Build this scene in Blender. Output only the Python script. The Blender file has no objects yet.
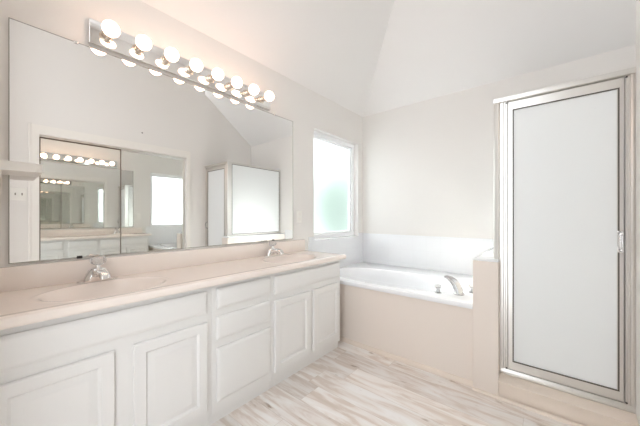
import bpy, bmesh, math, random
from mathutils import Vector, Matrix
random.seed(7)
C = bpy.context.scene.collection
SC = bpy.context.scene
PI = math.pi

# ------------------------------------------------------------------ camera
cam = bpy.data.cameras.new('camera')
cam.sensor_width = 36.0
cam.lens = 276.66 / 640 * 36.0
cam.shift_y = 0.005
cam.clip_start = 0.01
cam_o = bpy.data.objects.new('camera', cam)
cam_o.location = (0, 0, 1.15)
cam_o.rotation_euler = (PI / 2, 0, math.atan2(551.57 - 320, 276.66))
C.objects.link(cam_o)
SC.camera = cam_o

# ------------------------------------------------------------------ world and exposure
w = bpy.data.worlds.new('overcast_daylight')
SC.world = w
w.use_nodes = True
w.node_tree.nodes['Background'].inputs[0].default_value = (0.915, 0.955, 1.0, 1)
w.node_tree.nodes['Background'].inputs[1].default_value = 2.25
BULB = 6.2
sun = bpy.data.lights.new('sun', 'SUN')
sun.energy = 11.0
sun.angle = math.radians(6)
sun.color = (1.0, 0.99, 0.98)
sun_o = bpy.data.objects.new('sun', sun)
sun_o.rotation_euler = Vector((1.0, -0.04, -0.48)).to_track_quat('-Z', 'Y').to_euler()
sun_o.location = (-6, 3, 4)
C.objects.link(sun_o)
SC.view_settings.view_transform = 'Standard'
SC.view_settings.look = 'None'
SC.view_settings.gamma = 1.0
SC.view_settings.use_curve_mapping = False
SC.view_settings.exposure = 0.54
SC.cycles.max_bounces = 24
SC.cycles.diffuse_bounces = 8
SC.cycles.glossy_bounces = 20
SC.cycles.transmission_bounces = 8
SC.cycles.caustics_reflective = True
SC.cycles.sample_clamp_indirect = 20.0

# ------------------------------------------------------------------ materials
def srgb(r, g, b):
    f = lambda v: (v / 255 / 12.92) if v / 255 <= 0.04045 else ((v / 255 + 0.055) / 1.055) ** 2.4
    return (f(r), f(g), f(b), 1)

def mat(name, col, rough=0.5, metal=0.0, bump=0.0, bscale=200.0, vary=0.0, vscale=6.0, **kw):
    m = bpy.data.materials.new(name)
    m.use_nodes = True
    nt = m.node_tree
    b = nt.nodes['Principled BSDF']
    b.inputs['Base Color'].default_value = col
    b.inputs['Roughness'].default_value = rough
    b.inputs['Metallic'].default_value = metal
    for k, v in kw.items():
        b.inputs[k.replace('_', ' ')].default_value = v
    tc = nt.nodes.new('ShaderNodeTexCoord')
    if bump:
        n = nt.nodes.new('ShaderNodeTexNoise')
        n.inputs['Scale'].default_value = bscale
        n.inputs['Detail'].default_value = 2
        nt.links.new(tc.outputs['Object'], n.inputs['Vector'])
        bp = nt.nodes.new('ShaderNodeBump')
        bp.inputs['Strength'].default_value = bump
        bp.inputs['Distance'].default_value = 0.002
        nt.links.new(n.outputs[0], bp.inputs['Height'])
        nt.links.new(bp.outputs[0], b.inputs['Normal'])
    if vary:
        n = nt.nodes.new('ShaderNodeTexNoise')
        n.inputs['Scale'].default_value = vscale
        n.inputs['Detail'].default_value = 4
        nt.links.new(tc.outputs['Object'], n.inputs['Vector'])
        mx = nt.nodes.new('ShaderNodeMix')
        mx.data_type = 'RGBA'
        mx.inputs[6].default_value = col
        mx.inputs[7].default_value = tuple(c * (1 - vary) for c in col[:3]) + (1,)
        nt.links.new(n.outputs[0], mx.inputs[0])
        nt.links.new(mx.outputs[2], b.inputs['Base Color'])
    return m

M = {}
M['wall'] = mat('warm_white_wall_paint', srgb(231, 228, 224), 0.75, bump=0.08, bscale=160)
M['apron'] = mat('beige_tub_surround_paint', srgb(232, 222, 213), 0.7, bump=0.08, bscale=160)
M['ceiling'] = mat('ceiling_paint', srgb(235, 233, 231), 0.85, bump=0.08, bscale=120)
M['trim'] = mat('white_trim_paint', srgb(236, 232, 226), 0.4)
M['cabinet'] = mat('off_white_cabinet_paint', srgb(232, 231, 229), 0.38, bump=0.03, bscale=60)
M['marble'] = mat('cream_cultured_marble', srgb(246, 236, 228), 0.12, vary=0.05, vscale=5)
M['chrome'] = mat('chrome', (0.82, 0.81, 0.80, 1), 0.08, 1.0)
M['dullchrome'] = mat('soft_chrome', (0.56, 0.565, 0.57, 1), 0.22, 1.0)
M['darkframe'] = mat('dark_bronze_edge', srgb(120, 108, 96), 0.4, 0.6)
M['nickel'] = mat('bright_silver_frame', (0.72, 0.70, 0.665, 1), 0.32, 1.0)
M['brass'] = mat('brushed_nickel_socket', (0.72, 0.64, 0.55, 1), 0.22, 1.0)
M['gasket'] = mat('dark_gasket', srgb(92, 86, 78), 0.6)
M['glassedge'] = mat('glass_edge', srgb(150, 148, 138), 0.3)
M['black'] = mat('dark_screw_head', srgb(50, 44, 40), 0.5)
M['mirror'] = mat('silvered_mirror', (0.885, 0.88, 0.87, 1), 0.0, 1.0)
M['closetmirror'] = mat('closet_mirror', (0.86, 0.88, 0.85, 1), 0.0, 1.0)
M['tub'] = mat('white_acrylic', srgb(241, 242, 244), 0.12)
M['vinyl'] = mat('white_vinyl', srgb(244, 245, 246), 0.35)
M['plate'] = mat('white_plastic_plate', srgb(238, 236, 230), 0.35)
M['slot'] = mat('plate_slot', srgb(150, 144, 136), 0.5)
M['acrylic'] = mat('clear_acrylic', (0.97, 0.97, 0.97, 1), 0.05, Transmission_Weight=0.85, IOR=1.4)
M['leaf'] = mat('leaf_green', srgb(126, 148, 132), 0.6, vary=0.3)
M['bark'] = mat('bark', srgb(105, 88, 70), 0.9, bump=0.4, bscale=30)
M['ground_grey'] = mat('neutral_grey_ground', srgb(196, 197, 200), 0.9, vary=0.1)  # unseen ground, grey chosen so light bounced indoors stays neutral
M['pan'] = mat('shower_pan', srgb(240, 238, 234), 0.3)

def tile_mat(name, col, grout, size, axes, rough=0.15):
    m = mat(name, col, rough)
    nt = m.node_tree
    b = nt.nodes['Principled BSDF']
    tc = nt.nodes.new('ShaderNodeTexCoord')
    sp = nt.nodes.new('ShaderNodeSeparateXYZ')
    cb = nt.nodes.new('ShaderNodeCombineXYZ')
    nt.links.new(tc.outputs['Object'], sp.inputs[0])
    nt.links.new(sp.outputs[axes[0]], cb.inputs[0])
    nt.links.new(sp.outputs[axes[1]], cb.inputs[1])
    br = nt.nodes.new('ShaderNodeTexBrick')
    br.offset = 0.0
    br.inputs['Scale'].default_value = 1.0
    br.inputs['Brick Width'].default_value = size
    br.inputs['Row Height'].default_value = size
    br.inputs['Mortar Size'].default_value = 0.0018
    br.inputs['Mortar Smooth'].default_value = 0.3
    br.inputs['Color1'].default_value = col
    br.inputs['Color2'].default_value = tuple(c * 0.985 for c in col[:3]) + (1,)
    br.inputs['Mortar'].default_value = grout
    nt.links.new(cb.outputs[0], br.inputs['Vector'])
    nt.links.new(br.outputs['Color'], b.inputs['Base Color'])
    bp = nt.nodes.new('ShaderNodeBump')
    bp.inputs['Strength'].default_value = 0.25
    bp.inputs['Distance'].default_value = 0.001
    bp.invert = True
    nt.links.new(br.outputs['Fac'], bp.inputs['Height'])
    nt.links.new(bp.outputs[0], b.inputs['Normal'])
    return m

M['tile_y'] = tile_mat('white_wall_tile_side', srgb(236, 237, 239), srgb(231, 232, 234), 0.152, (1, 2))
M['tile_x'] = tile_mat('white_wall_tile_back', srgb(236, 237, 239), srgb(231, 232, 234), 0.152, (0, 2))
M['tile_shower'] = tile_mat('shower_wall_tile', srgb(238, 237, 234), srgb(220, 219, 216), 0.15, (1, 2))
M['curb'] = mat('beige_curb_tile', srgb(233, 220, 207), 0.35, vary=0.08, vscale=9)

def floor_mat():
    m = mat('whitewashed_oak_plank', (0.7, 0.6, 0.5, 1), 0.36)
    nt = m.node_tree
    N = nt.nodes.new
    L = nt.links.new
    b = nt.nodes['Principled BSDF']
    tc = N('ShaderNodeTexCoord')
    sp = N('ShaderNodeSeparateXYZ')
    L(tc.outputs['Object'], sp.inputs[0])
    def math_(op, a, b_=None, v=None):
        n = N('ShaderNodeMath')
        n.operation = op
        if isinstance(a, (int, float)): n.inputs[0].default_value = a
        else: L(a, n.inputs[0])
        if b_ is not None:
            if isinstance(b_, (int, float)): n.inputs[1].default_value = b_
            else: L(b_, n.inputs[1])
        return n.outputs[0]
    yy = math_('DIVIDE', sp.outputs[1], 0.178)
    row = math_('FLOOR', yy)
    wn = N('ShaderNodeTexWhiteNoise'); wn.noise_dimensions = '1D'
    L(row, wn.inputs['W'])
    xo = math_('MULTIPLY_ADD', wn.outputs['Value'], 1.22)
    xs = math_('ADD', sp.outputs[0], xo)
    xx = math_('DIVIDE', xs, 1.22)
    col = math_('FLOOR', xx)
    cb = N('ShaderNodeCombineXYZ')
    L(row, cb.inputs[0]); L(col, cb.inputs[1])
    wn2 = N('ShaderNodeTexWhiteNoise'); wn2.noise_dimensions = '3D'
    L(cb.outputs[0], wn2.inputs['Vector'])
    # streaky grain, shifted per plank
    sv = N('ShaderNodeCombineXYZ')
    L(math_('MULTIPLY', sp.outputs[0], 1.6), sv.inputs[0])
    L(math_('MULTIPLY', sp.outputs[1], 10.0), sv.inputs[1])
    L(math_('MULTIPLY', wn2.outputs['Value'], 37.0), sv.inputs[2])
    g = N('ShaderNodeTexNoise'); g.inputs['Scale'].default_value = 1.6; g.inputs['Detail'].default_value = 7; g.inputs['Roughness'].default_value = 0.62
    g.inputs['Distortion'].default_value = 0.7
    L(sv.outputs[0], g.inputs['Vector'])
    r = N('ShaderNodeValToRGB')
    e = r.color_ramp.elements
    e[0].position = 0.27; e[0].color = srgb(212, 200, 188)
    e[1].position = 0.66; e[1].color = srgb(245, 243, 241)
    a = e.new(0.42); a.color = srgb(220, 208, 199)
    a = e.new(0.52); a.color = srgb(237, 231, 226)
    L(g.outputs[0], r.inputs[0])
    # knots and dark flecks
    kv = N('ShaderNodeCombineXYZ')
    L(math_('MULTIPLY', sp.outputs[0], 3.0), kv.inputs[0])
    L(math_('MULTIPLY', sp.outputs[1], 9.0), kv.inputs[1])
    L(math_('MULTIPLY', wn2.outputs['Value'], 11.0), kv.inputs[2])
    k = N('ShaderNodeTexNoise'); k.inputs['Scale'].default_value = 2.2; k.inputs['Detail'].default_value = 3
    L(kv.outputs[0], k.inputs['Vector'])
    kr = N('ShaderNodeValToRGB')
    kr.color_ramp.elements[0].position = 0.66; kr.color_ramp.elements[0].color = (0, 0, 0, 1)
    kr.color_ramp.elements[1].position = 0.76; kr.color_ramp.elements[1].color = (1, 1, 1, 1)
    L(k.outputs[0], kr.inputs[0])
    mx = N('ShaderNodeMix'); mx.data_type = 'RGBA'
    L(math_('MULTIPLY', kr.outputs[0], 0.75), mx.inputs[0])
    L(r.outputs[0], mx.inputs[6]); mx.inputs[7].default_value = srgb(150, 126, 104)
    # plank tone
    tone = N('ShaderNodeMapRange')
    tone.inputs['To Min'].default_value = 0.88; tone.inputs['To Max'].default_value = 1.08
    L(wn2.outputs['Value'], tone.inputs['Value'])
    mt = N('ShaderNodeMix'); mt.data_type = 'RGBA'; mt.blend_type = 'MULTIPLY'; mt.inputs[0].default_value = 1.0
    L(mx.outputs[2], mt.inputs[6]); L(tone.outputs[0], mt.inputs[7])
    # seams
    fy = math_('FRACT', yy); fx = math_('FRACT', xx)
    s1 = math_('LESS_THAN', fy, 0.014)
    s2 = math_('LESS_THAN', fx, 0.002)
    sm = math_('MULTIPLY', math_('MAXIMUM', s1, s2), 0.35)
    ms = N('ShaderNodeMix'); ms.data_type = 'RGBA'
    L(sm, ms.inputs[0]); L(mt.outputs[2], ms.inputs[6]); ms.inputs[7].default_value = srgb(150, 128, 108)
    L(ms.outputs[2], b.inputs['Base Color'])
    bp = N('ShaderNodeBump'); bp.inputs['Strength'].default_value = 0.06
    L(g.outputs[0], bp.inputs['Height']); L(bp.outputs[0], b.inputs['Normal'])
    return m
M['floor'] = floor_mat()

def frosted(name, col, trans=0.6, gloss=0.06, rough=0.25):
    m = bpy.data.materials.new(name)
    m.use_nodes = True
    nt = m.node_tree
    nt.nodes.remove(nt.nodes['Principled BSDF'])
    out = nt.nodes['Material Output']
    d = nt.nodes.new('ShaderNodeBsdfDiffuse'); d.inputs[0].default_value = col
    t = nt.nodes.new('ShaderNodeBsdfTranslucent'); t.inputs[0].default_value = col
    g = nt.nodes.new('ShaderNodeBsdfGlossy'); g.inputs['Roughness'].default_value = rough
    m1 = nt.nodes.new('ShaderNodeMixShader'); m1.inputs[0].default_value = trans
    m2 = nt.nodes.new('ShaderNodeMixShader'); m2.inputs[0].default_value = gloss
    nt.links.new(d.outputs[0], m1.inputs[1]); nt.links.new(t.outputs[0], m1.inputs[2])
    nt.links.new(m1.outputs[0], m2.inputs[1]); nt.links.new(g.outputs[0], m2.inputs[2])
    nt.links.new(m2.outputs[0], out.inputs['Surface'])
    return m
M['obscure'] = frosted('obscure_shower_glass', srgb(250, 252, 252), 0.24, 0.04)

def window_glass():
    m = bpy.data.materials.new('obscure_window_glass')
    m.use_nodes = True
    nt = m.node_tree
    nt.nodes.remove(nt.nodes['Principled BSDF'])
    out = nt.nodes['Material Output']
    r = nt.nodes.new('ShaderNodeBsdfRefraction')
    r.inputs['Color'].default_value = (0.97, 1.0, 0.99, 1)
    r.inputs['Roughness'].default_value = 0.40
    r.inputs['IOR'].default_value = 1.3
    t = nt.nodes.new('ShaderNodeBsdfTranslucent'); t.inputs[0].default_value = (0.97, 1.0, 0.99, 1)
    mx = nt.nodes.new('ShaderNodeMixShader'); mx.inputs[0].default_value = 0.02
    nt.links.new(r.outputs[0], mx.inputs[1]); nt.links.new(t.outputs[0], mx.inputs[2])
    nt.links.new(mx.outputs[0], out.inputs['Surface'])
    return m
M['winglass'] = window_glass()

def bulb_mat():
    m = bpy.data.materials.new('lit_globe_bulb')
    m.use_nodes = True
    b = m.node_tree.nodes['Principled BSDF']
    b.inputs['Base Color'].default_value = (1, 0.98, 0.94, 1)
    b.inputs['Roughness'].default_value = 0.2
    b.inputs['Emission Color'].default_value = (1.0, 0.63, 0.46, 1)
    b.inputs['Emission Strength'].default_value = BULB
    return m
M['bulb'] = bulb_mat()

# ------------------------------------------------------------------ mesh helpers
def obj(name, bm, m, parent=None, smooth=True, angle=32):
    bmesh.ops.remove_doubles(bm, verts=bm.verts, dist=1e-6)
    bmesh.ops.recalc_face_normals(bm, faces=bm.faces)
    lim = math.radians(angle)
    for f in bm.faces:
        f.smooth = smooth
    for e in bm.edges:
        e.smooth = not (len(e.link_faces) == 2 and e.calc_face_angle(0) > lim)
    me = bpy.data.meshes.new(name)
    bm.to_mesh(me)
    bm.free()
    me.materials.append(M[m] if isinstance(m, str) else m)
    o = bpy.data.objects.new(name, me)
    C.objects.link(o)
    if parent:
        o.parent = parent
        o.matrix_parent_inverse = Matrix.Identity(4)
    return o

def tag(o, label, cat, group=None):
    o['label'] = label
    o['category'] = cat
    if group: o['group'] = group
    return o

def struct(o):
    o['kind'] = 'structure'
    return o

def thing(name, label, cat, loc=(0, 0, 0), group=None):
    o = bpy.data.objects.new(name, None)
    o.empty_display_size = 0.05
    o.location = loc
    C.objects.link(o)
    return tag(o, label, cat, group)

def dup(o, loc=None, parent=None):
    c = o.copy()
    C.objects.link(c)
    if parent: c.parent = parent
    if loc is not None: c.location = loc
    for ch in list(o.children):
        dup(ch, None, c)
    return c

def box(x0, x1, y0, y1, z0, z1, bev=0.0, seg=2, bm=None):
    own = bm is None
    b = bmesh.new()
    vs = [b.verts.new((x, y, z)) for x in (x0, x1) for y in (y0, y1) for z in (z0, z1)]
    for q in ((0, 1, 3, 2), (4, 6, 7, 5), (0, 4, 5, 1), (2, 3, 7, 6), (0, 2, 6, 4), (1, 5, 7, 3)):
        b.faces.new([vs[i] for i in q])
    if bev:
        bmesh.ops.bevel(b, geom=b.edges[:], offset=bev, segments=seg, affect='EDGES', profile=0.5)
    if own: return b
    tmp = bpy.data.meshes.new('t'); b.to_mesh(tmp); b.free(); bm.from_mesh(tmp); bpy.data.meshes.remove(tmp)
    return bm

def cells(us, vs, holes, t0, t1, plane):
    """slab over the grid us x vs without the cells in holes; plane 'yz','xz','xy'; t0..t1 thickness"""
    bm = bmesh.new()
    cache = {}
    def V(u, v, t):
        k = (u, v, t)
        if k not in cache:
            a, b_ = us[u], vs[v]
            c = (t0, t1)[t]
            p = {'yz': (c, a, b_), 'xz': (a, c, b_), 'xy': (a, b_, c)}[plane]
            cache[k] = bm.verts.new(p)
        return cache[k]
    nu, nv = len(us) - 1, len(vs) - 1
    full = lambda i, j: 0 <= i < nu and 0 <= j < nv and (i, j) not in holes
    for i in range(nu):
        for j in range(nv):
            if not full(i, j): continue
            for t in (0, 1):
                bm.faces.new([V(i, j, t), V(i + 1, j, t), V(i + 1, j + 1, t), V(i, j + 1, t)])
            for di, dj, a, b_ in ((-1, 0, (i, j), (i, j + 1)), (1, 0, (i + 1, j), (i + 1, j + 1)), (0, -1, (i, j), (i + 1, j)), (0, 1, (i, j + 1), (i + 1, j + 1))):
                if not full(i + di, j + dj):
                    bm.faces.new([V(*a, 0), V(*b_, 0), V(*b_, 1), V(*a, 1)])
    return bm

def frame(u0, u1, v0, v1, wu, wv, t0, t1, plane, bev=0.0):
    bm = cells([u0, u0 + wu, u1 - wu, u1], [v0, v0 + wv, v1 - wv, v1], {(1, 1)}, t0, t1, plane)
    if bev:
        bmesh.ops.bevel(bm, geom=[e for e in bm.edges if len(e.link_faces) == 2 and e.calc_face_angle(0) > 0.5], offset=bev, segments=2, affect='EDGES', profile=0.5)
    return bm

def rings_panel(x, y0, y1, z0, z1, rings):
    """front facing +X made of nested rectangles (inset, depth)"""
    bm = bmesh.new()
    prev = None
    for ins, d in rings:
        r = [bm.verts.new((x + d, a, b)) for a, b in ((y0 + ins, z0 + ins), (y1 - ins, z0 + ins), (y1 - ins, z1 - ins), (y0 + ins, z1 - ins))]
        if prev:
            for i in range(4):
                bm.faces.new([prev[i], prev[(i + 1) % 4], r[(i + 1) % 4], r[i]])
        else:
            bm.faces.new(r[::-1])
        prev = r
    bm.faces.new(prev)
    return bm

def lathe(prof, n=32, axis='z', org=(0, 0, 0), bm=None):
    """prof: list of (radius, height)"""
    bm = bm or bmesh.new()
    o = Vector(org)
    def P(r, h, a):
        c, s = r * math.cos(a), r * math.sin(a)
        return o + Vector({'z': (c, s, h), 'x': (h, c, s), 'y': (c, h, s)}[axis])
    prev = None
    for r, h in prof:
        if r < 1e-6:
            cur = [bm.verts.new(P(0, h, 0))]
        else:
            cur = [bm.verts.new(P(r, h, 2 * PI * i / n)) for i in range(n)]
        if prev:
            for i in range(n):
                a, b = prev[i % len(prev)], prev[(i + 1) % len(prev)]
                c, d = cur[(i + 1) % len(cur)], cur[i % len(cur)]
                q = []
                for v in (a, b, c, d):
                    if v not in q: q.append(v)
                if len(q) > 2: bm.faces.new(q)
        elif len(cur) > 1:
            bm.faces.new(cur[::-1])
        prev = cur
    if len(prev) > 1: bm.faces.new(prev)
    return bm

def tube(pts, size, n=16, up=(0, 0, 1), bm=None, power=2.0):
    """swept superellipse; size: list of (half width sideways, half height)"""
    bm = bm or bmesh.new()
    pts = [Vector(p) for p in pts]
    prev = None
    for i, p in enumerate(pts):
        d = (pts[min(i + 1, len(pts) - 1)] - pts[max(i - 1, 0)]).normalized()
        s = d.cross(Vector(up))
        if s.length < 1e-4: s = d.cross(Vector((1, 0, 0)))
        s.normalize()
        u = s.cross(d).normalized()
        a, b = size[i] if isinstance(size[i], tuple) else (size[i], size[i])
        cur = []
        for k in range(n):
            t = 2 * PI * k / n
            c, sn = math.cos(t), math.sin(t)
            c = math.copysign(abs(c) ** (2 / power), c); sn = math.copysign(abs(sn) ** (2 / power), sn)
            cur.append(bm.verts.new(p + s * a * c + u * b * sn))
        if prev:
            for k in range(n):
                bm.faces.new([prev[k], prev[(k + 1) % n], cur[(k + 1) % n], cur[k]])
        else:
            bm.faces.new(cur[::-1])
        prev = cur
    bm.faces.new(prev)
    return bm

def prism(poly, z0, z1, axis='z'):
    """polygon swept along an axis"""
    bm = bmesh.new()
    def P(a, b, h):
        return {'z': (a, b, h), 'x': (h, a, b), 'y': (a, h, b)}[axis]
    lo = [bm.verts.new(P(a, b, z0)) for a, b in poly]
    hi = [bm.verts.new(P(a, b, z1)) for a, b in poly]
    n = len(poly)
    bm.faces.new(lo[::-1]); bm.faces.new(hi)
    for i in range(n):
        bm.faces.new([lo[i], lo[(i + 1) % n], hi[(i + 1) % n], hi[i]])
    return bm

def rounded(x0, x1, y0, y1, r, n=6):
    out = []
    for cx, cy, a0 in ((x1 - r, y1 - r, 0), (x0 + r, y1 - r, 90), (x0 + r, y0 + r, 180), (x1 - r, y0 + r, 270)):
        for i in range(n + 1):
            a = math.radians(a0 + 90 * i / n)
            out.append((cx + r * math.cos(a), cy + r * math.sin(a)))
    return out

# ------------------------------------------------------------------ dimensions
XW = -1.885      # vanity wall
XR = 0.332       # closet wall
YF = 3.116       # far wall
YN = -0.07       # entry wall
YT = 2.095       # tub front
PX0, PX1, PY0, PZ = -0.402, -0.258, 2.062, 0.868   # half wall
YD = 2.155       # shower door plane
XS = 0.52        # shower side wall
ZC, ZTOP = 2.44, 3.5
WY0, WY1, WZ0, WZ1 = 2.152, 3.003, 0.896, 2.064     # window opening

# ------------------------------------------------------------------ setting
struct(obj('floor', box(XW - 0.12, 0.80, YN - 0.6, YF + 0.12, -0.05, 0.0), 'floor'))
struct(obj('wall_left', cells([YN - 0.12, WY0, WY1, YF + 0.12], [0, WZ0, WZ1, 2.52], {(1, 1)}, XW - 0.13, XW, 'yz'), 'wall'))
struct(obj('wall_far', box(XW, XS + 0.1, YF, YF + 0.12, 0, 2.52), 'wall'))
CY0, CY1, CZ1 = 0.331, 1.842, 2.0   # closet opening
struct(obj('wall_right', cells([YN - 0.12, CY0, CY1, YD - 0.025], [0, CZ1, 3.62], {(1, 0)}, XR, XR + 0.11, 'yz'), 'wall'))
struct(obj('wall_near', cells([XW, -1.02, -0.16, XR], [0, 3.3, 3.62], {(1, 0)}, YN - 0.12, YN, 'xz'), 'wall'))  # unseen wall; its tall opening is shaped to let fill light in
bm = bmesh.new()
s = ZTOP - ZC
hx, hy = XW + s / 0.75, YF - s / 0.75
a = [(XW, YN - 0.12, ZC), (XW, YF, ZC), (hx, hy, ZTOP), (hx, YN - 0.12, ZTOP), (XS + 0.1, YF, ZC), (XS + 0.1, hy, ZTOP), (XS + 0.1, YN - 0.12, ZTOP)]
lo = [bm.verts.new(p) for p in a]
hi = [bm.verts.new((p[0], p[1], p[2] + 0.08)) for p in a]
for q in ((0, 1, 2, 3), (1, 4, 5, 2), (3, 2, 5, 6)):
    bm.faces.new([lo[i] for i in q]); bm.faces.new([hi[i] for i in q][::-1])
for i, j in ((0, 1), (1, 4), (4, 5), (5, 6), (6, 3), (3, 0)):
    bm.faces.new([lo[i], lo[j], hi[j], hi[i]])
struct(obj('ceiling', bm, 'ceiling', smooth=False))
# shower stall behind the glass
struct(obj('wall_shower', cells([YD - 0.025, YF], [0, 3.62], set(), XS, XS + 0.1, 'yz'), 'wall'))
struct(obj('trim_1', box(XS - 0.012, XS, YD + 0.06, YF, 0.05, 1.95), 'tile_shower'))
struct(obj('trim_2', box(PX1, XS - 0.012, YF - 0.012, YF, 0.05, 1.95), 'tile_x'))
struct(obj('trim_3', box(PX1, XS, YD + 0.07, YF - 0.012, 0.0, 0.05), 'pan'))
# half wall between tub and shower, with white tiled cap
struct(obj('wall_half', box(PX0, PX1, PY0, YF, 0, PZ - 0.012, 0.004), 'apron'))
struct(obj('trim_4', box(PX0 - 0.002, PX1, PY0 + 0.012, YF, PZ - 0.012, PZ, 0.003), 'tub'))
# shower curb with a lip
struct(obj('trim_5', prism([(PY0 + 0.012, 0), (PY0 + 0.012, 0.094), (PY0, 0.098), (PY0 - 0.001, 0.109), (PY0 + 0.006, 0.113), (YD - 0.034, 0.133), (YD + 0.07, 0.133), (YD + 0.07, 0)], PX1, XR, 'x'), 'curb'))
# tub apron and strip along the floor
struct(obj('wall_tub', box(XW, PX0, YT, YT + 0.07, 0, 0.525), 'apron'))
struct(obj('baseboard_tub', prism([(YT, 0), (YT, 0.036), (YT - 0.006, 0.034), (YT - 0.013, 0.026), (YT - 0.018, 0.012), (YT - 0.018, 0)], XW, PX0, 'x'), 'curb'))
struct(obj('baseboard_half_wall', prism([(PY0, 0), (PY0, 0.018), (PY0 - 0.008, 0.012), (PY0 - 0.011, 0)], PX0, XR, 'x'), 'curb'))
# tile wainscot round the tub with bullnose rows
struct(obj('trim_6', cells([2.065, WY0, WY1, YF - 0.010], [0.525, WZ0 - 0.004, 0.938], {(1, 1)}, XW, XW + 0.010, 'yz'), 'tile_y'))
struct(obj('trim_7', box(XW, PX0, YF - 0.010, YF, 0.525, 0.930, 0.003), 'tile_x'))
# tiled window stool
struct(obj('trim_8', box(XW - 0.075, XW + 0.012, WY0, WY1, WZ0 - 0.004, WZ0 + 0.008, 0.003), 'tub'))

# window unit in its reveal
wx = XW - 0.095
win = struct(obj('window_1', frame(WY0, WY1, WZ0 + 0.008, WZ1, 0.040, 0.044, wx - 0.03, wx + 0.035, 'yz', 0.003), 'vinyl'))
obj('sash', frame(WY0 + 0.040, WY1 - 0.040, WZ0 + 0.052, WZ1 - 0.044, 0.022, 0.022, wx - 0.02, wx + 0.015, 'yz', 0.003), 'vinyl', win)
obj('pane', box(wx - 0.006, wx - 0.002, WY0 + 0.060, WY1 - 0.060, WZ0 + 0.072, WZ1 - 0.064), 'winglass', win)

# closet opening: casing, header track
cas = cells([CY0 - 0.078, CY0, CY1, CY1 + 0.052], [0, CZ1, CZ1 + 0.095], {(1, 0)}, XR - 0.018, XR, 'yz')
bmesh.ops.bevel(cas, geom=[e for e in cas.edges if len(e.link_faces) == 2 and e.calc_face_angle(0) > 0.5], offset=0.006, segments=2, affect='EDGES')
struct(obj('trim_9', cas, 'trim'))
struct(obj('trim_10', box(XR - 0.027, XR - 0.018, CY0 - 0.078, CY0 - 0.058, 0, CZ1 + 0.095, 0.003), 'trim'))
struct(obj('trim_11', box(XR + 0.11, XR + 0.13, CY0 - 0.1, CY1 + 0.1, 0, CZ1 + 0.1), 'wall'))
struct(obj('baseboard_right', box(XR - 0.014, XR, CY1 + 0.052, YD - 0.07, 0, 0.08, 0.004), 'trim'))

# ------------------------------------------------------------------ vanity cabinets
XFF = -1.418     # face frame front
def carcass(y0, y1):
    bm = box(XW + 0.004, XFF - 0.018, y0, y1, 0.065, 0.774)
    top = [f for f in bm.faces if f.calc_center_median().z > 0.77]
    bmesh.ops.delete(bm, geom=top, context='FACES')
    bmesh.ops.recalc_face_normals(bm, faces=bm.faces)
    bmesh.ops.solidify(bm, geom=bm.faces[:], thickness=0.015)
    return bm
DOOR = [(0, 0), (0, 0.013), (0.004, 0.018), (0.046, 0.018), (0.050, 0.012), (0.056, 0.008), (0.062, 0.009), (0.084, 0.017), (0.086, 0.017)]
SLAB = [(0, 0), (0, 0.009), (0.005, 0.012), (0.016, 0.017), (0.020, 0.018)]
def cabinet(name, label, y0, y1, opens, items):
    t = thing(name, label, 'cabinet', (0, 0, 0), 'vanity cabinets')
    obj('carcass', carcass(y0, y1), 'cabinet', t)
    us = sorted({y0, y1} | {round(v, 4) for o in opens for v in o[:2]})
    vs = sorted({0.065, 0.774} | {round(v, 4) for o in opens for v in o[2:]})
    holes = set()
    for i in range(len(us) - 1):
        for j in range(len(vs) - 1):
            cu, cv = (us[i] + us[i + 1]) / 2, (vs[j] + vs[j + 1]) / 2
            if any(o[0] < cu < o[1] and o[2] < cv < o[3] for o in opens): holes.add((i, j))
    obj('face_frame', cells(us, vs, holes, XFF - 0.018, XFF, 'yz'), 'cabinet', t)
    obj('toe_kick', box(XFF - 0.045, XFF - 0.022, y0, y1, 0.0, 0.065), 'cabinet', t)
    for nm, a, b, c, d, pr in items:
        obj(nm, rings_panel(XFF + 0.001, a, b, c, d, pr), 'cabinet', t)
    return t
VY0, VY1 = YN + 0.002, 1.965
S1, S2 = 0.774, 1.197
DZ0, DZ1, FZ0, FZ1 = 0.112, 0.585, 0.630, 0.748
def opening(a, b, c, d): return (a + 0.012, b - 0.012, c + 0.012, d - 0.012)
I = [('door', -0.008, 0.337, DZ0, DZ1, DOOR), ('door', 0.406, 0.745, DZ0, DZ1, DOOR), ('false_front', -0.008, 0.745, FZ0, FZ1, SLAB)]
cabinet('vanity_cabinet', 'white two-door sink cabinet under the basin nearest the camera', VY0, S1 - 0.001, [opening(*i[1:5]) for i in I], I)
I = [('drawer', 0.803, 1.180, 0.640, 0.752, SLAB), ('drawer', 0.803, 1.180, 0.470, 0.598, SLAB), ('drawer', 0.803, 1.180, 0.128, 0.424, SLAB)]
cabinet('drawer_cabinet', 'white bank of three drawers between the two sink cabinets', S1, S2 - 0.001, [opening(*i[1:5]) for i in I], I)
I = [('door', 1.214, 1.565, DZ0, DZ1, DOOR), ('door', 1.598, 1.936, DZ0, DZ1, DOOR), ('false_front', 1.214, 1.936, FZ0, FZ1, SLAB)]
cabinet('vanity_cabinet', 'white two-door sink cabinet at the tub end of the vanity', S2, VY1, [opening(*i[1:5]) for i in I], I)

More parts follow.
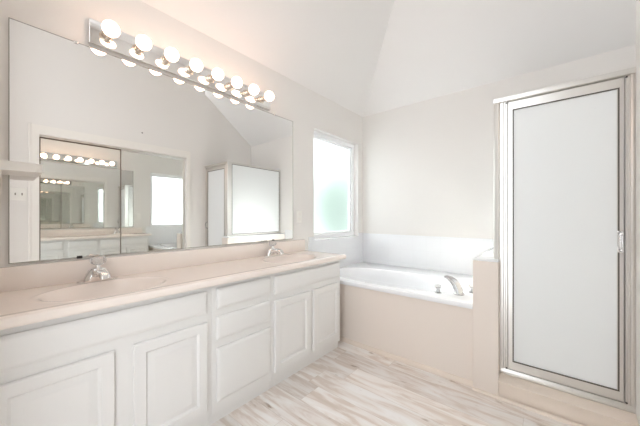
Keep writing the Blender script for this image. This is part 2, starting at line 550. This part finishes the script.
# ------------------------------------------------------------------ countertop with two moulded bowls
CX1, CYE = -1.384, 2.002
BOWLS = [(-1.605, 0.365), (-1.605, 1.555)]
BA, BB = 0.172, 0.238
def top_z(x, y):
    z = 0.812
    d = CX1 - x
    # raised no-drip edge along the front
    if d < 0.015: z += 0.004 * math.sin(PI / 2 * max(0, d - 0.001) / 0.014) ** 2
    elif d < 0.060: z += 0.004 * math.cos(PI / 2 * (d - 0.015) / 0.045) ** 2
    for bx, by in BOWLS:
        r = math.hypot((x - bx) / BA, (y - by) / BB)
        if r < 1:
            t = 1 - r
            sm = min(1, t / 0.16)
            z -= 0.010 * sm * sm * (3 - 2 * sm) + 0.115 * (1 - r ** 2.6) ** 1.3
        elif r < 1.09:
            z += 0.002 * math.sin(PI * (r - 1) / 0.09)
    return z
def countertop():
    bm = bmesh.new()
    x0, x1, y0, y1 = XW + 0.002, CX1, VY0, CYE
    nx, ny = 72, 230
    xs = [x0 + (x1 - 0.08 - x0) * i / 60 for i in range(60)] + [x1 - 0.08 + 0.08 * i / 32 for i in range(33)]
    nx = len(xs) - 1
    ys = [y0 + (y1 - y0) * j / ny for j in range(ny + 1)]
    g = [[bm.verts.new((x, y, top_z(x, y))) for y in ys] for x in xs]
    for i in range(nx):
        for j in range(ny):
            bm.faces.new([g[i][j], g[i + 1][j], g[i + 1][j + 1], g[i][j + 1]])
    # moulded edge: outer loop stepped down and back
    loop = [g[i][0] for i in range(nx + 1)] + [g[nx][j] for j in range(1, ny + 1)] + [g[i][ny] for i in range(nx - 1, -1, -1)] + [g[0][j] for j in range(ny - 1, 0, -1)]
    prev = loop
    for out, z in ((0.002, 0.8105), (0.0035, 0.807), (0.004, 0.802), (0.004, 0.785), (0.002, 0.780), (-0.003, 0.776)):
        cur = []
        for v in loop:
            x, y = v.co.x, v.co.y
            if abs(x - x1) < 1e-5: x += out
            if abs(y - y1) < 1e-5: y += out
            cur.append(bm.verts.new((x, y, z)))
        for k in range(len(loop)):
            k2 = (k + 1) % len(loop)
            bm.faces.new([prev[k], prev[k2], cur[k2], cur[k]])
        prev = cur
    return bm
ct = thing('vanity_countertop', 'long cream cultured marble countertop with two moulded oval basins', 'countertop', (0, 0, 0))
obj('countertop_slab', countertop(), 'marble', ct, angle=50)
obj('backsplash', box(XW + 0.002, XW + 0.022, VY0, CYE - 0.002, 0.811, 0.922, 0.005), 'marble', ct)
for bx, by in BOWLS:
    z = top_z(bx, by)
    d = obj('drain', lathe([(0.0, z + 0.0005), (0.012, z + 0.0005), (0.014, z + 0.004), (0.021, z + 0.004), (0.024, z + 0.001), (0.024, z - 0.004)], 24, 'z', (bx, by, 0)), 'chrome', ct)

# ------------------------------------------------------------------ basin faucets
def faucet(loc, label):
    t = thing('basin_faucet', label, 'faucet', loc, 'basin faucets')
    # long escutcheon with rounded ends
    bm = prism(rounded(-0.026, 0.026, -0.078, 0.078, 0.025), 0.0, 0.008)
    bmesh.ops.bevel(bm, geom=[e for e in bm.edges if all(v.co.z > 0.007 for v in e.verts)], offset=0.004, segments=2, affect='EDGES')
    obj('base_plate', bm, 'chrome', t)
    bm = tube([(0, 0, 0.006), (0, 0, 0.018), (0.001, 0, 0.034), (0.003, 0, 0.050), (0.004, 0, 0.060), (0.004, 0, 0.064)],
              [(0.026, 0.054), (0.026, 0.052), (0.025, 0.046), (0.024, 0.037), (0.021, 0.026), (0.014, 0.016)], 24, (0, 1, 0), power=2.6)
    obj('body', bm, 'chrome', t)
    bm = tube([(0.006, 0, 0.030), (0.035, 0, 0.043), (0.070, 0, 0.048), (0.098, 0, 0.043), (0.112, 0, 0.031), (0.115, 0, 0.022)],
              [(0.030, 0.018), (0.026, 0.015), (0.022, 0.013), (0.019, 0.011), (0.017, 0.011), (0.015, 0.011)], 20, (0, 0, 1), power=2.8)
    obj('spout', bm, 'chrome', t)
    bm = lathe([(0, 0.060), (0.011, 0.060), (0.0095, 0.070), (0.010, 0.080), (0.0, 0.080)], 20, 'z', (0.004, 0, 0))
    obj('stem', bm, 'chrome', t)
    # faceted clear knob
    prof = [(0, 0.076), (0.014, 0.076), (0.027, 0.084), (0.032, 0.095), (0.030, 0.108), (0.020, 0.116), (0.0, 0.118)]
    k = obj('handle_knob', lathe(prof, 10, 'z', (0.004, 0, 0)), 'acrylic', t, smooth=False)
    k['label'] = 'clear acrylic knob'
    t.scale = (1.1, 1.1, 1.1)
    return t
faucet((-1.826, 0.365, 0.8125), 'chrome basin faucet with clear knob at the sink nearest the camera')
faucet((-1.826, 1.545, 0.8125), 'chrome basin faucet with clear knob at the sink nearest the tub')

# ------------------------------------------------------------------ vanity mirror
mt = thing('vanity_mirror', 'wide frameless wall mirror above the vanity countertop', 'mirror', (0, 0, 0))
MY0, MY1, MZ0, MZ1 = 0.057, 1.842, 0.937, 2.045
obj('mirror_glass', box(XW + 0.002, XW + 0.008, MY0, MY1, MZ0, MZ1), 'mirror', mt)
obj('mirror_edge', frame(MY0 - 0.002, MY1 + 0.002, MZ0 - 0.002, MZ1 + 0.002, 0.003, 0.003, XW + 0.001, XW + 0.0085, 'yz'), 'glassedge', mt)
for y in (0.30, 1.60):
    obj('clip', box(XW + 0.002, XW + 0.013, y - 0.011, y + 0.011, MZ0 - 0.006, MZ0 + 0.008, 0.002), 'black', mt)
for y in (0.285, 1.62):
    obj('clip', box(XW + 0.002, XW + 0.013, y - 0.009, y + 0.009, MZ1 - 0.007, MZ1 + 0.006, 0.002), 'chrome', mt)

# ------------------------------------------------------------------ light bar with eight globes
lb = thing('vanity_light_bar', 'chrome vanity light bar with eight lit globe bulbs above the mirror', 'light', (0, 0, 0))
LY0, LY1, LZ0, LZ1 = 0.334, 1.552, 2.062, 2.190
obj('back_plate', box(XW + 0.001, XW + 0.032, LY0, LY1, LZ0, LZ1, 0.003), 'chrome', lb)
for i in range(8):
    y = 0.405 + 0.1497 * i
    z = 2.121
    so = obj('socket', lathe([(0, 0.030), (0.030, 0.030), (0.029, 0.036), (0.021, 0.041), (0.019, 0.052), (0.0205, 0.054), (0.0205, 0.076), (0.018, 0.080), (0.018, 0.100), (0, 0.100)], 28, 'x', (XW, y, z)), 'brass', lb)
    r = 0.039
    prof = [(0, 0.0965), (0.0155, 0.0965)] + [(r * math.sin(a), 0.133 - r * math.cos(a)) for a in [0.42 + (PI - 0.42) * k / 14 for k in range(14)]] + [(0, 0.133 + r)]
    obj('bulb', lathe(prof, 28, 'x', (XW, y, z)), 'bulb', so)

# ------------------------------------------------------------------ bathtub
def rect_hit(cx, cy, x0, x1, y0, y1, a):
    c, s_ = math.cos(a), math.sin(a)
    t = 1e9
    if c > 1e-9: t = min(t, (x1 - cx) / c)
    if c < -1e-9: t = min(t, (x0 - cx) / c)
    if s_ > 1e-9: t = min(t, (y1 - cy) / s_)
    if s_ < -1e-9: t = min(t, (y0 - cy) / s_)
    return (cx + t * c, cy + t * s_)
def bathtub():
    bm = bmesh.new()
    x0, x1, y0, y1 = XW + 0.011, PX0 - 0.003, YT - 0.022, YF - 0.011
    cx, cy, A, B = -1.175, 2.480, 0.640, 0.318
    ang = sorted([2 * PI * i / 96 for i in range(96)] + [math.atan2(b - cy, a - cx) % (2 * PI) for a in (x0, x1) for b in (y0, y1)])
    def rect(ins, z): return [(*rect_hit(cx, cy, x0 + ins, x1 - ins, y0 + ins, y1 - ins, a), z) for a in ang]
    def ell(k, z, p=2.4, dx=0.0):
        out = []
        for a in ang:
            c, s_ = math.cos(a), math.sin(a)
            t = (abs(c / A) ** p + abs(s_ / B) ** p) ** (-1 / p)
            out.append((cx + dx + k * t * c, cy + k * t * s_, z))
        return out
    rs = [rect(0.03, 0.527), rect(0.002, 0.527), rect(0.0, 0.531), rect(0.0, 0.553), rect(0.004, 0.559), rect(0.012, 0.561),
          ell(1.05, 0.5615), ell(1.02, 0.562), ell(1.0, 0.561), ell(0.978, 0.556), ell(0.955, 0.545), ell(0.93, 0.48), ell(0.88, 0.33), ell(0.83, 0.20), ell(0.76, 0.125), ell(0.62, 0.098), ell(0.35, 0.09)]
    prev = None
    for r in rs:
        cur = [bm.verts.new(p) for p in r]
        if prev:
            for k in range(len(cur)):
                k2 = (k + 1) % len(cur)
                bm.faces.new([prev[k], prev[k2], cur[k2], cur[k]])
        prev = cur
    bm.faces.new(prev)
    return bm
tb = thing('bathtub', 'white oval garden bathtub set in a beige surround below the window', 'bathtub', (0, 0, 0))
obj('tub_shell', bathtub(), 'tub', tb, angle=60)
obj('drain', lathe([(0, 0.091), (0.028, 0.091), (0.030, 0.094), (0.022, 0.097), (0, 0.097)], 24, 'z', (-0.86, 2.48, 0)), 'chrome', tb)
ov = lathe([(0, 0.0), (0.036, 0.0), (0.036, 0.006), (0.028, 0.012), (0, 0.012)], 24, 'x', (0, 0, 0))
bmesh.ops.scale(ov, vec=(-1, 1, 1), verts=ov.verts)
bmesh.ops.translate(ov, vec=(-0.602, 2.48, 0.42), verts=ov.verts)
obj('overflow_plate', ov, 'chrome', tb)

tf = thing('tub_faucet', 'chrome roman tub faucet with arched spout and two knobs on tub corner', 'faucet', (-0.535, 2.265, 0.5635))
sp = tube([(0.0, 0, 0.004), (-0.004, 0.001, 0.030), (-0.018, 0.005, 0.064), (-0.042, 0.013, 0.092), (-0.074, 0.024, 0.110), (-0.100, 0.032, 0.114)],
          [(0.034, 0.026), (0.034, 0.025), (0.034, 0.023), (0.033, 0.019), (0.031, 0.014), (0.027, 0.009)], 20, (0, 0, 1), power=3.0)
obj('spout', sp, 'dullchrome', tf)
obj('spout_base', lathe([(0, 0), (0.038, 0), (0.038, 0.006), (0.033, 0.012), (0, 0.012)], 28, 'z', (0, 0, 0)), 'dullchrome', tf)
for dx, dy in ((-0.130, -0.062), (0.070, 0.105)):
    h = obj('handle', lathe([(0, 0), (0.024, 0), (0.024, 0.005), (0.013, 0.010), (0.011, 0.030), (0.014, 0.036), (0.0, 0.038)], 24, 'z', (dx, dy, 0)), 'dullchrome', tf)
    obj('knob', lathe([(0, 0.036), (0.012, 0.036), (0.021, 0.042), (0.023, 0.052), (0.019, 0.062), (0, 0.065)], 10, 'z', (dx, dy, 0)), 'acrylic', h, smooth=False)

# ------------------------------------------------------------------ shower enclosure
se = thing('shower_enclosure', 'silver framed shower enclosure with frosted door and side panel on half wall', 'shower', (0, 0, 0))
ZT = 1.918       # header top
ZS = 0.134       # curb top
# ridged corner post
pp = [(-0.292, YD - 0.026), (-0.288, YD - 0.032), (-0.283, YD - 0.030), (-0.266, YD - 0.028), (-0.262, YD - 0.032), (-0.258, YD - 0.030), (-0.255, YD - 0.022), (-0.246, YD - 0.022), (-0.246, YD + 0.022), (-0.292, YD + 0.022)]
obj('corner_post', prism(pp, PZ + 0.001, ZT - 0.034), 'nickel', se)
jp = [(-0.257, YD - 0.024), (-0.240, YD - 0.024), (-0.237, YD - 0.018), (-0.229, YD - 0.018), (-0.225, YD - 0.024), (-0.218, YD - 0.024), (-0.215, YD - 0.018), (-0.215, YD + 0.018), (-0.257, YD + 0.018)]
obj('hinge_jamb', prism(jp, ZS + 0.034, ZT - 0.034), 'nickel', se)
sj = [(XR - 0.001, YD - 0.026), (XR - 0.010, YD - 0.030), (XR - 0.017, YD - 0.026), (XR - 0.020, YD - 0.018), (XR - 0.027, YD - 0.018), (XR - 0.030, YD - 0.022), (XR - 0.036, YD - 0.022), (XR - 0.038, YD + 0.018), (XR - 0.001, YD + 0.018)]
obj('strike_jamb', prism(sj, ZS + 0.034, ZT - 0.034), 'nickel', se)
hp = [(YD - 0.030, ZT - 0.034), (YD - 0.035, ZT - 0.030), (YD - 0.036, ZT - 0.014), (YD - 0.031, ZT - 0.011), (YD - 0.031, ZT - 0.004), (YD - 0.026, ZT), (YD + 0.022, ZT), (YD + 0.022, ZT - 0.034)]
obj('header', prism(hp, -0.292, XR - 0.001, 'x'), 'nickel', se)
st = [(YD - 0.026, ZS), (YD - 0.028, ZS + 0.008), (YD - 0.022, ZS + 0.014), (YD - 0.018, ZS + 0.034), (YD + 0.018, ZS + 0.034), (YD + 0.018, ZS)]
obj('sill', prism(st, PX1 + 0.001, XR - 0.001, 'x'), 'nickel', se)
for x, z in ((-0.222, ZT - 0.042), (XR - 0.032, ZT - 0.042), (-0.222, ZS + 0.042), (XR - 0.032, ZS + 0.042)):
    obj('screw', lathe([(0, -0.026), (0.0045, -0.026), (0.0045, -0.015), (0, -0.015)], 12, 'y', (x, YD, z)), 'black', se)
# door leaf
DX0, DX1, DZ_0, DZ_1 = -0.213, XR - 0.041, ZS + 0.037, ZT - 0.037
dl = obj('door', frame(DX0, DX1, DZ_0, DZ_1, 0.024, 0.052, YD - 0.014, YD + 0.010, 'xz', 0.004), 'nickel', se)
obj('gasket', frame(DX0 + 0.022, DX1 - 0.015, DZ_0 + 0.050, DZ_1 - 0.050, 0.006, 0.006, YD - 0.0155, YD - 0.004, 'xz'), 'gasket', dl)
obj('door_glass', box(DX0 + 0.020, DX1 - 0.012, YD - 0.010, YD - 0.005, DZ_0 + 0.048, DZ_1 - 0.048), 'obscure', dl)
# pull handle: clear grip on two chrome ends
hd = bmesh.new()
tube([(0.279, YD - 0.0185, 1.060), (0.277, YD - 0.034, 1.056), (0.275, YD - 0.046, 1.035), (0.275, YD - 0.047, 1.012), (0.277, YD - 0.044, 0.990), (0.279, YD - 0.032, 0.974), (0.281, YD - 0.0185, 0.970)],
     [0.011, 0.010, 0.010, 0.011, 0.011, 0.010, 0.011], 16, (1, 0, 0), hd)
obj('pull_handle', hd, 'acrylic', dl)
obj('handle_plate', box(0.268, 0.290, YD - 0.0185, YD - 0.0145, 0.958, 1.072, 0.0015), 'chrome', dl)
# fixed side panel standing on the half wall
xs = -0.272
sf = obj('side_panel', frame(YD + 0.024, YF - 0.002, PZ + 0.001, ZT - 0.002, 0.026, 0.028, xs - 0.014, xs + 0.014, 'yz', 0.003), 'nickel', se)
obj('side_gasket', frame(YD + 0.047, YF - 0.025, PZ + 0.026, ZT - 0.027, 0.006, 0.006, xs - 0.0155, xs - 0.004, 'yz'), 'gasket', sf)
obj('side_glass', box(xs - 0.009, xs - 0.004, YD + 0.046, YF - 0.024, PZ + 0.025, ZT - 0.026), 'obscure', sf)

# ------------------------------------------------------------------ mirrored closet doors
def closet_door(x, y0, y1, label, fm):
    t = thing('closet_mirror_door', label, 'closet door', (x, (y0 + y1) / 2, 0.012), 'mirrored sliding closet doors')
    a, b = y0 - (y0 + y1) / 2, y1 - (y0 + y1) / 2
    obj('door_frame', frame(a, b, 0.0, CZ1 - 0.030, 0.010, 0.012, -0.010, 0.012, 'yz', 0.002), fm, t)
    obj('door_mirror', box(-0.004, 0.0, a + 0.008, b - 0.008, 0.010, CZ1 - 0.040), 'closetmirror', t)
    return t
closet_door(XR + 0.030, CY0 + 0.002, 1.053, 'mirrored sliding closet door nearest the camera, seen in the vanity mirror', 'darkframe')
closet_door(XR + 0.058, 1.030, CY1 - 0.002, 'mirrored sliding closet door nearest the shower, seen in the vanity mirror', 'nickel')
struct(obj('trim_12', box(XR + 0.012, XR + 0.078, CY0 + 0.001, CY1 - 0.001, CZ1 - 0.016, CZ1 - 0.001), 'nickel'))
struct(obj('trim_13', box(XR + 0.012, XR + 0.078, CY0 + 0.001, CY1 - 0.001, 0.0, 0.010), 'nickel'))

# ------------------------------------------------------------------ small fittings
# shelf with bracket at the entry end of the vanity wall
sh = thing('wall_shelf', 'white wall shelf on a diagonal bracket at the near edge of mirror', 'shelf', (0, 0, 0))
bm = prism(rounded(XW + 0.001, -1.665, -0.066, 0.147, 0.02), 1.335, 1.372)
bmesh.ops.bevel(bm, geom=[e for e in bm.edges if abs(e.verts[0].co.z - e.verts[1].co.z) < 1e-4], offset=0.008, segments=3, affect='EDGES')
# keep the shelf clear of the mirror face
for v in bm.verts:
    if v.co.y > 0.04 and v.co.x < XW + 0.012: v.co.x = XW + 0.012
obj('shelf_board', bm, 'trim', sh)
bm = prism([(XW + 0.0015, 1.334), (-1.70, 1.334), (-1.70, 1.318), (-1.725, 1.314), (-1.855, 1.235), (-1.862, 1.205), (XW + 0.0015, 1.200)], 0.005, 0.032, 'y')
obj('bracket', bm, 'trim', sh)

sw = thing('switch_plate', 'white double switch plate on the closet wall, seen in the mirror', 'switch', (XR, 0.187, 1.371))
obj('plate', box(-0.006, 0, -0.057, 0.057, -0.062, 0.062, 0.002), 'plate', sw)
for dy in (-0.023, 0.023):
    obj('toggle', box(-0.016, -0.006, dy - 0.005, dy + 0.005, -0.012, 0.012, 0.002), 'slot', sw)
oy = 1.935
ol = thing('outlet_plate', 'white outlet plate on the wall between mirror and window', 'outlet', (XW, oy, 1.145))
obj('plate', box(0, 0.006, -0.036, 0.036, -0.058, 0.058, 0.002), 'plate', ol)
for dz in (-0.024, 0.024):
    obj('receptacle', prism(rounded(-0.016, 0.016, dz - 0.013, dz + 0.013, 0.008), 0.0055, 0.008, 'x'), 'trim', ol)
wa = tag(obj('wall_screw', lathe([(0, -0.008), (0.007, -0.008), (0.008, -0.003), (0.004, 0.0), (0, 0)], 16, 'x', (XR, 1.275, 2.234)), 'black'), 'small dark screw in the wall above the closet, seen in the mirror', 'screw')

# ------------------------------------------------------------------ outdoors behind the obscure window
struct(obj('ground', box(-9.0, XW - 0.14, -3.0, 9.0, -0.35, -0.30), 'ground_grey'))
tr = thing('garden_tree', 'green tree blurred behind the frosted window glass', 'tree', (-4.1, 5.75, -0.30))
obj('trunk', tube([(0, 0, 0), (0.03, 0.02, 0.5), (-0.02, 0.03, 1.1)], [0.09, 0.07, 0.05], 12), 'bark', tr)
bm = bmesh.new()
for i in range(2600):
    while True:
        p = Vector((random.uniform(-1, 1), random.uniform(-1, 1), random.uniform(-1, 1)))
        if 0.35 < p.length < 1: break
    p = Vector((p.x * 0.9, p.y * 1.25, 1.65 + p.z * 1.2))
    d = Vector((random.gauss(0, 1), random.gauss(0, 1), random.gauss(0, 1))).normalized()
    e = d.orthogonal().normalized()
    l, ww = random.uniform(0.10, 0.16), random.uniform(0.035, 0.055)
    vs = [bm.verts.new(p + d * l * a + e * ww * b) for a, b in ((0, 0), (0.4, 1), (1, 0), (0.4, -1))]
    bm.faces.new(vs)
obj('foliage', bm, 'leaf', tr)
